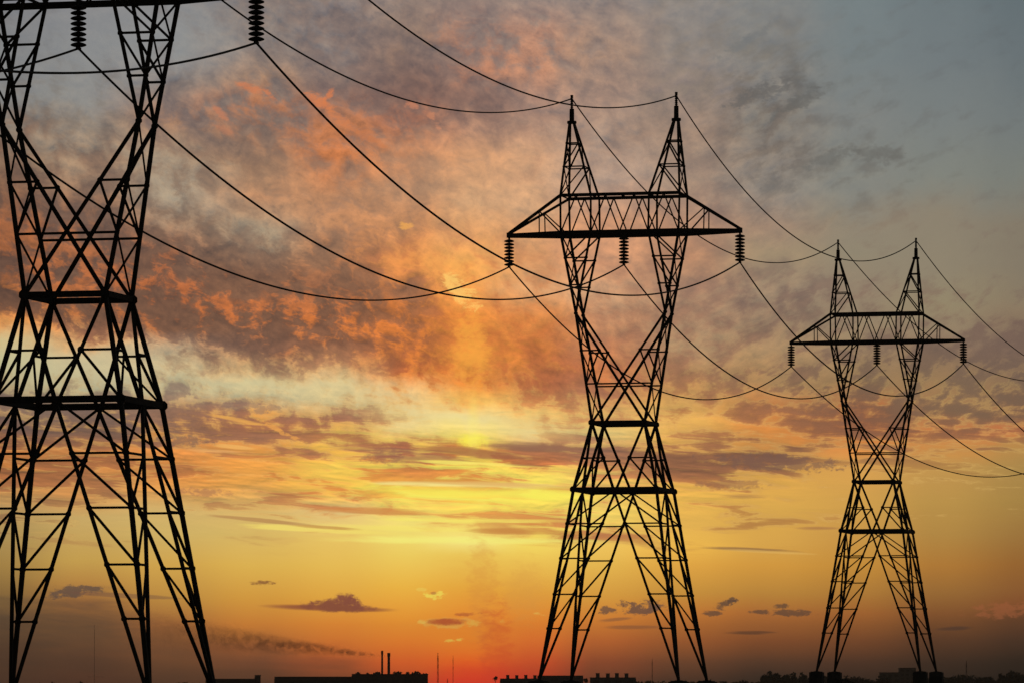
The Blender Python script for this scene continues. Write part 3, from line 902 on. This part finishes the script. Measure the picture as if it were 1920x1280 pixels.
def chimney(px, ytop, wpx, D, label):
    z0, z1 = gz(D), wz(ytop, D)
    r = wpx / 2 / F * D
    root = empty('factory_chimney', (wx(px, D), D, z0))
    tag(root, label, 'chimney', 'factory chimneys')
    H = z1 - z0
    MB().lathe((0, 0, 0), [(r * 1.25, -1), (r * 1.2, H * .3), (r, H - .4)], 16).build('shaft', M_BRICK, root, True)
    MB().lathe((0, 0, H - .4), [(r * 1.02, -2.2), (r * 1.25, -1.9), (r * 1.28, .2), (r * 1.05, .4)], 16).build('rim', M_BRICK, root)
    for f_ in (.55, .75):
        MB().lathe((0, 0, H * f_), [(r * 1.2, -.2), (r * 1.26, 0), (r * 1.2, .2)], 16).build('hoop', M_STEEL, root)
    return root


def mast(px, ytop, wpx, D, label, arms=()):
    z0, z1 = gz(D), wz(ytop, D)
    h = wpx / 2 / F * D
    root = empty('radio_mast', (wx(px, D), D, z0))
    tag(root, label, 'mast', 'masts on the skyline')
    H = z1 - z0
    b = MB()
    for sx, sy in ((-1, -1), (1, -1), (1, 1), (-1, 1)):
        b.bar((sx * h, sy * h, -1), (sx * h * .6, sy * h * .6, H * .93), h * .5)
    n = max(6, int(H / 4))
    for i in range(n):
        za, zb = H * .93 * i / n, H * .93 * (i + 1) / n
        s = 1 if i % 2 else -1
        for q in (-1, 1):
            b.bar((s * h * .95, q * h * .95, za), (-s * h * .9, q * h * .9, zb), h * .3)
            b.bar((q * h * .95, s * h * .95, za), (q * h * .9, -s * h * .9, zb), h * .3)
    b.build('lattice', M_MAST, root)
    MB().bar((0, 0, H * .93), (0, 0, H), h * .8).build('antenna', M_MAST, root)
    for (za, x0, x1) in arms:
        MB().bar((x0 / F * D, 0, wz(za, D) - z0), (x1 / F * D, 0, wz(za, D) - z0), h * .9).build('jib', M_MAST, root)
    return root


def leaf_clumps(n, rx, ry, rz, size, rnd, lobes=5):
    """many leaf-sized faces through the volume of an uneven crown"""
    mb = MB()
    cs = []
    for _ in range(lobes):
        cs.append((Vector((rnd.uniform(-.5, .5) * rx, rnd.uniform(-.5, .5) * ry, rnd.uniform(-.35, .5) * rz)), rnd.uniform(.5, .75)))
    for _ in range(n):
        c, k = rnd.choice(cs)
        d = Vector((rnd.gauss(0, 1), rnd.gauss(0, 1), rnd.gauss(0, 1))).normalized() * (rnd.random() ** .45)
        p = c + Vector((d.x * rx * k, d.y * ry * k, d.z * rz * k))
        a = Vector((rnd.gauss(0, 1), rnd.gauss(0, 1), rnd.gauss(0, 1))).normalized()
        b = a.orthogonal().normalized()
        b.rotate(Matrix.Rotation(rnd.uniform(0, 6.28), 3, a))
        c2 = a.cross(b)
        s = size * rnd.uniform(.6, 1.3)
        i = len(mb.v)
        mb.v += [p + b * s, p + c2 * s * .6, p - b * s, p - c2 * s * .6]
        mb.f.append((i, i + 1, i + 2, i + 3))
    return mb


def tree(px, ytop, wpx, D, label, group, seed, name='tree', cat='tree', n=420):
    rnd = random.Random(seed)
    z0, z1 = gz(D), wz(ytop, D)
    rx = wpx / 2 / F * D
    H = z1 - z0
    root = empty(name, (wx(px, D), D, z0))
    tag(root, label, cat, group)
    rz = min(rx * 1.05, H * .45)
    zc = H - rz * .98
    t = MB()
    t.lathe((0, 0, 0), [(rx * .10, -1.0), (rx * .075, zc * .5), (rx * .05, zc)], 8)
    for i in range(4):
        a = i * 1.57 + rnd.random()
        t.bar((0, 0, zc * .75), (math.cos(a) * rx * .6, math.sin(a) * rx * .6, zc + rz * .2), rx * .045)
    t.build('trunk', M_BARK, root)
    c = leaf_clumps(n, rx, rx, rz, rx * .2, rnd, 6).build('crown', M_LEAF, root)
    c.location = (0, 0, zc)
    return root


D1 = 3200.0
building('warehouse', 386, 478, 1271.5, D1, 22, 'low dark warehouse beside the largest pylon\'s foot', M_BRICK)
building('stair_tower', 478, 488, 1264.5, D1 + 4, 5, 'small square tower at the end of the warehouse', M_BRICK, 'tower', None)
building('factory_hall', 515, 660, 1267.5, D1, 26, 'long flat-roofed factory hall, the lower one of the two joined halls', M_BRICK)
building('factory_hall', 660, 801, 1262.5, D1 - 6, 30, 'taller factory hall below the two chimneys', M_BRICK)
chimney(716.5, 1219, 3.4, D1 + 40, 'slimmer and taller of the two factory chimneys')
chimney(729, 1223, 4.6, D1 + 50, 'thicker and shorter of the two factory chimneys')
TG = 'trees behind the factory hall'
for i, (px, yt, wp, lab) in enumerate([
        (673, 1259.5, 15, 'round tree over the end of the taller factory hall'),
        (690, 1260.5, 9, 'smallest tree showing over the factory roof'),
        (706, 1258.5, 15, 'tree close beside the slimmer chimney'),
        (745, 1256.5, 18, 'broad round tree beside the thicker chimney'),
        (765, 1258.5, 11, 'narrow tree between two broad round trees over the roof'),
        (781, 1256.5, 18, 'broad round tree near the outer corner of the factory roof'),
        (796, 1261, 10, 'low tree at the outer corner of the factory roof')]):
    tree(px, yt, wp, D1 + 30 + 4 * i, lab, TG, 20 + i)
mast(821, 1223, 2.6, 2900, 'dark mast just beside the red glow, the stoutest on the skyline')
mast(849.5, 1228, 1.2, 3300, 'thin mast between the stout mast and the red glow')
mast(839, 1271, 1.8, 3000, 'shortest mast stub between two taller masts')
mast(1223, 1234, 1.5, 3300, 'thin mast between the middle-sized pylon\'s legs')
mast(1812, 1238, 2.0, 3000, 'mast on the dark ridge beyond the smallest pylon')
mast(177, 1170, .75, 5200, 'tall faint crane mast between the largest pylon\'s legs', arms=((1268, -13, 18),))
building('apartment_block', 938, 1008, 1271, D1, 14, 'low apartment block with four roof boxes beside the red glow', M_PLASTER,
         vents=[(952, 1265, 6, 'roof_box'), (969, 1265.5, 6, 'roof_box'), (986, 1265, 6, 'roof_box'), (1003, 1265.5, 6, 'roof_box')], storeys=3)
building('apartment_block', 1008, 1093, 1265.5, D1 + 60, 14, 'plain apartment block behind the middle-sized pylon\'s two close feet', M_PLASTER, storeys=4)
building('apartment_block', 1107, 1192, 1269, D1, 14, 'apartment block with four roof boxes inside the middle-sized pylon\'s legs', M_PLASTER,
         vents=[(1121, 1261.5, 7, 'roof_box'), (1140, 1262, 7, 'roof_box'), (1157, 1261.5, 7, 'roof_box'), (1175, 1262, 7, 'roof_box')], storeys=3)
building('apartment_block', 1651, 1687, 1259.5, 4600, 16, 'pale hazy block, the lower of two beside the smallest pylon\'s footings', M_PLASTER, storeys=4)
building('apartment_block', 1687, 1717, 1251, 4700, 16, 'pale hazy block, the taller of two beside the smallest pylon\'s footings', M_PLASTER, storeys=6)
tree(929, 1266, 9, D1, 'small tree at the end of the block beside the red glow', 'trees by the apartment blocks', 41)
tree(1098, 1270, 10, D1 - 20, 'small tree in the gap between two apartment blocks', 'trees by the apartment blocks', 42)


def tree_belt(name, spans, D, label, seed, m=M_LEAF):
    """far wood: one mass of crowns along the skyline"""
    rnd = random.Random(seed)
    mb = MB()
    for (px0, px1, y0, y1, step) in spans:
        px = px0
        while px < px1:
            t = (px - px0) / (px1 - px0)
            yt = lerp(y0, y1, t) + rnd.uniform(-.5, 2.5)
            r = rnd.uniform(9, 15) / F * D
            H = wz(yt, D) - gz(D)
            rz = max(H * .5, 1.0)
            cl = leaf_clumps(300, r, r, rz, r * .28, rnd, 5)
            off = Vector((wx(px, D), D + rnd.uniform(-40, 40), gz(D) + H - rz))
            i = len(mb.v)
            mb.v += [v + off for v in cl.v]
            mb.f += [tuple(i + q for q in f_) for f_ in cl.f]
            px += step * rnd.uniform(.7, 1.3)
    o = mb.build(name, m)
    tag(o, label, kind='stuff')
    return o


tree_belt('treeline', [(1193, 1420, 1277, 1275, 7), (1420, 1440, 1273, 1264, 6), (1440, 1505, 1260, 1261, 6), (1505, 1660, 1264, 1268, 7)], 3600, 'dark wood along the skyline between the middle-sized and smallest pylons', 5)
tree_belt('treeline', [(1716, 1790, 1272, 1267, 7), (1790, 1880, 1266, 1265, 6), (1880, 1915, 1259, 1257, 6), (1915, 1990, 1260, 1264, 6)], 3600, 'dark wood along the skyline beyond the smallest pylon', 6)
tree_belt('treeline', [(-60, 386, 1281, 1280, 9)], 2600, 'low dark wood along the skyline under the largest pylon', 9)

# bushy mound beside the smallest pylon's footings
rnd = random.Random(3)
root = empty('bush', (wx(1588, 566), 566, gz(566)))
tag(root, 'low dark bush sloping away beside the smallest pylon\'s paired footings', 'bush')
bl = MB()
for i in range(1400):
    x = rnd.uniform(-1.3, 2.2)
    top = max(.1, 1.12 - .38 * abs(x + .2)) if x > -.2 else 1.12
    z = rnd.uniform(0, top)
    p = Vector((x, rnd.uniform(-.9, .9), z))
    a = Vector((rnd.gauss(0, 1), rnd.gauss(0, 1), rnd.gauss(0, 1))).normalized()
    b = a.orthogonal().normalized()
    c2 = a.cross(b)
    s = rnd.uniform(.05, .12)
    k = len(bl.v)
    bl.v += [p + b * s, p + c2 * s * .6, p - b * s, p - c2 * s * .6]
    bl.f.append((k, k + 1, k + 2, k + 3))
bl.build('foliage', M_LEAF, root)
st = MB()
for i in range(9):
    x = -1.2 + .38 * i
    st.bar((x * .6, 0, -.2), (x, rnd.uniform(-.4, .4), max(.2, .9 - .3 * abs(x))), .03)
st.build('stem', M_BARK, root)


# ------------------------------------------------------------------ smoke
def make_smoke():
    D = D1 + 45
    path = [(728 - 48 * i, 1230 - .108 * 48 * i, 1.2 + 5.2 * i) for i in range(11)]      # a straight widening cone
    pts = [(Vector((wx(x, D), D, wz(y, D))), r / F * D) for x, y, r in path]
    vs, fs = [], []
    n = 18
    for i, (p, r) in enumerate(pts):
        a = pts[max(0, i - 1)][0]
        b = pts[min(len(pts) - 1, i + 1)][0]
        d = (b - a).normalized()
        x = d.cross(Vector((0, 0, 1))).normalized()
        y = x.cross(d)
        for k in range(n):
            t = 2 * math.pi * k / n
            vs.append(p + x * r * math.cos(t) + y * r * math.sin(t))
    for i in range(len(pts) - 1):
        for k in range(n):
            fs.append((i * n + k, i * n + (k + 1) % n, (i + 1) * n + (k + 1) % n, (i + 1) * n + k))
    fs.append(tuple(range(n))[::-1])
    fs.append(tuple((len(pts) - 1) * n + k for k in range(n)))
    m = bpy.data.materials.new('chimney_smoke')
    m.use_nodes = True
    t = m.node_tree
    t.nodes.clear()
    out = t.nodes.new('ShaderNodeOutputMaterial')
    pv = t.nodes.new('ShaderNodeVolumePrincipled')
    pv.inputs['Color'].default_value = (.5, .4, .36, 1)
    pv.inputs['Anisotropy'].default_value = .3
    geo = t.nodes.new('ShaderNodeNewGeometry')
    nz = t.nodes.new('ShaderNodeTexNoise')
    nz.inputs['Scale'].default_value = .22
    nz.inputs['Detail'].default_value = 5
    nz.inputs['Distortion'].default_value = .6
    t.links.new(geo.outputs['Position'], nz.inputs['Vector'])
    sx = t.nodes.new('ShaderNodeSeparateXYZ')
    t.links.new(geo.outputs['Position'], sx.inputs[0])
    # thins out as it drifts away from the chimneys
    fall = t.nodes.new('ShaderNodeMapRange')
    fall.inputs['From Min'].default_value = wx(200, D)
    fall.inputs['From Max'].default_value = wx(725, D)
    fall.inputs['To Min'].default_value = .0
    fall.inputs['To Max'].default_value = .66
    pw = t.nodes.new('ShaderNodeMath')
    pw.operation = 'POWER'
    pw.inputs[1].default_value = 2.0
    t.links.new(sx.outputs[0], fall.inputs['Value'])
    t.links.new(fall.outputs[0], pw.inputs[0])
    r2 = t.nodes.new('ShaderNodeMapRange')
    r2.interpolation_type = 'SMOOTHSTEP'
    r2.inputs['From Min'].default_value = .40
    r2.inputs['From Max'].default_value = .68
    r2.inputs['To Min'].default_value = .08
    r2.inputs['To Max'].default_value = 1.0
    t.links.new(nz.outputs['Fac'], r2.inputs['Value'])
    def M(op, a_, b_=0.0, c_=0.0):
        q = t.nodes.new('ShaderNodeMath')
        q.operation = op
        for k_, v_ in enumerate((a_, b_, c_)):
            if isinstance(v_, bpy.types.NodeSocket):
                t.links.new(v_, q.inputs[k_])
            else:
                q.inputs[k_].default_value = v_
        return q.outputs[0]
    # fade from the axis of the plume to its rim
    X, Y, Z = sx.outputs
    x0, z0, r0 = pts[0][0].x, pts[0][0].z, pts[0][1]
    x1, z1, r1 = pts[-1][0].x, pts[-1][0].z, pts[-1][1]
    dzz = M('SUBTRACT', Z, M('MULTIPLY_ADD', M('SUBTRACT', X, x0), (z1 - z0) / (x1 - x0), z0))
    rad = M('MULTIPLY_ADD', M('SUBTRACT', X, x0), (r1 - r0) / (x1 - x0), r0)
    dyy = M('SUBTRACT', Y, D)
    dist = M('DIVIDE', M('SQRT', M('MULTIPLY_ADD', dzz, dzz, M('MULTIPLY', dyy, dyy))), rad)
    dist = M('MULTIPLY_ADD', M('SUBTRACT', nz.outputs['Fac'], .5), .75, dist)
    edge = t.nodes.new('ShaderNodeMapRange')
    edge.interpolation_type = 'SMOOTHSTEP'
    edge.inputs['From Min'].default_value = 1.0
    edge.inputs['From Max'].default_value = .25
    t.links.new(dist, edge.inputs['Value'])
    mu = t.nodes.new('ShaderNodeMath')
    mu.operation = 'MULTIPLY'
    t.links.new(pw.outputs[0], mu.inputs[0])
    t.links.new(M('MULTIPLY', r2.outputs[0], edge.outputs[0]), mu.inputs[1])
    t.links.new(mu.outputs[0], pv.inputs['Density'])
    t.links.new(pv.outputs[0], out.inputs['Volume'])
    mb = MB()
    mb.v, mb.f = vs, fs
    o = mb.build('smoke', m)
    tag(o, 'brown smoke drifting away from the factory chimneys', kind='stuff')


make_smoke()


# ------------------------------------------------------------------ haze of the plain
hb = MB().box((0, 3100, 36), 7000, 6600, 88).build('haze', M_WIRE)
hm = bpy.data.materials.new('evening_haze')
hm.use_nodes = True
ht = hm.node_tree
ht.nodes.clear()
ho = ht.nodes.new('ShaderNodeOutputMaterial')
hv = ht.nodes.new('ShaderNodeVolumePrincipled')
hv.inputs['Color'].default_value = (.88, .76, .64, 1)
hv.inputs['Density'].default_value = 7e-5
hv.inputs['Anisotropy'].default_value = .2
ht.links.new(hv.outputs[0], ho.inputs['Volume'])
hb.data.materials[0] = hm
tag(hb, 'thin evening haze over the plain', kind='stuff')
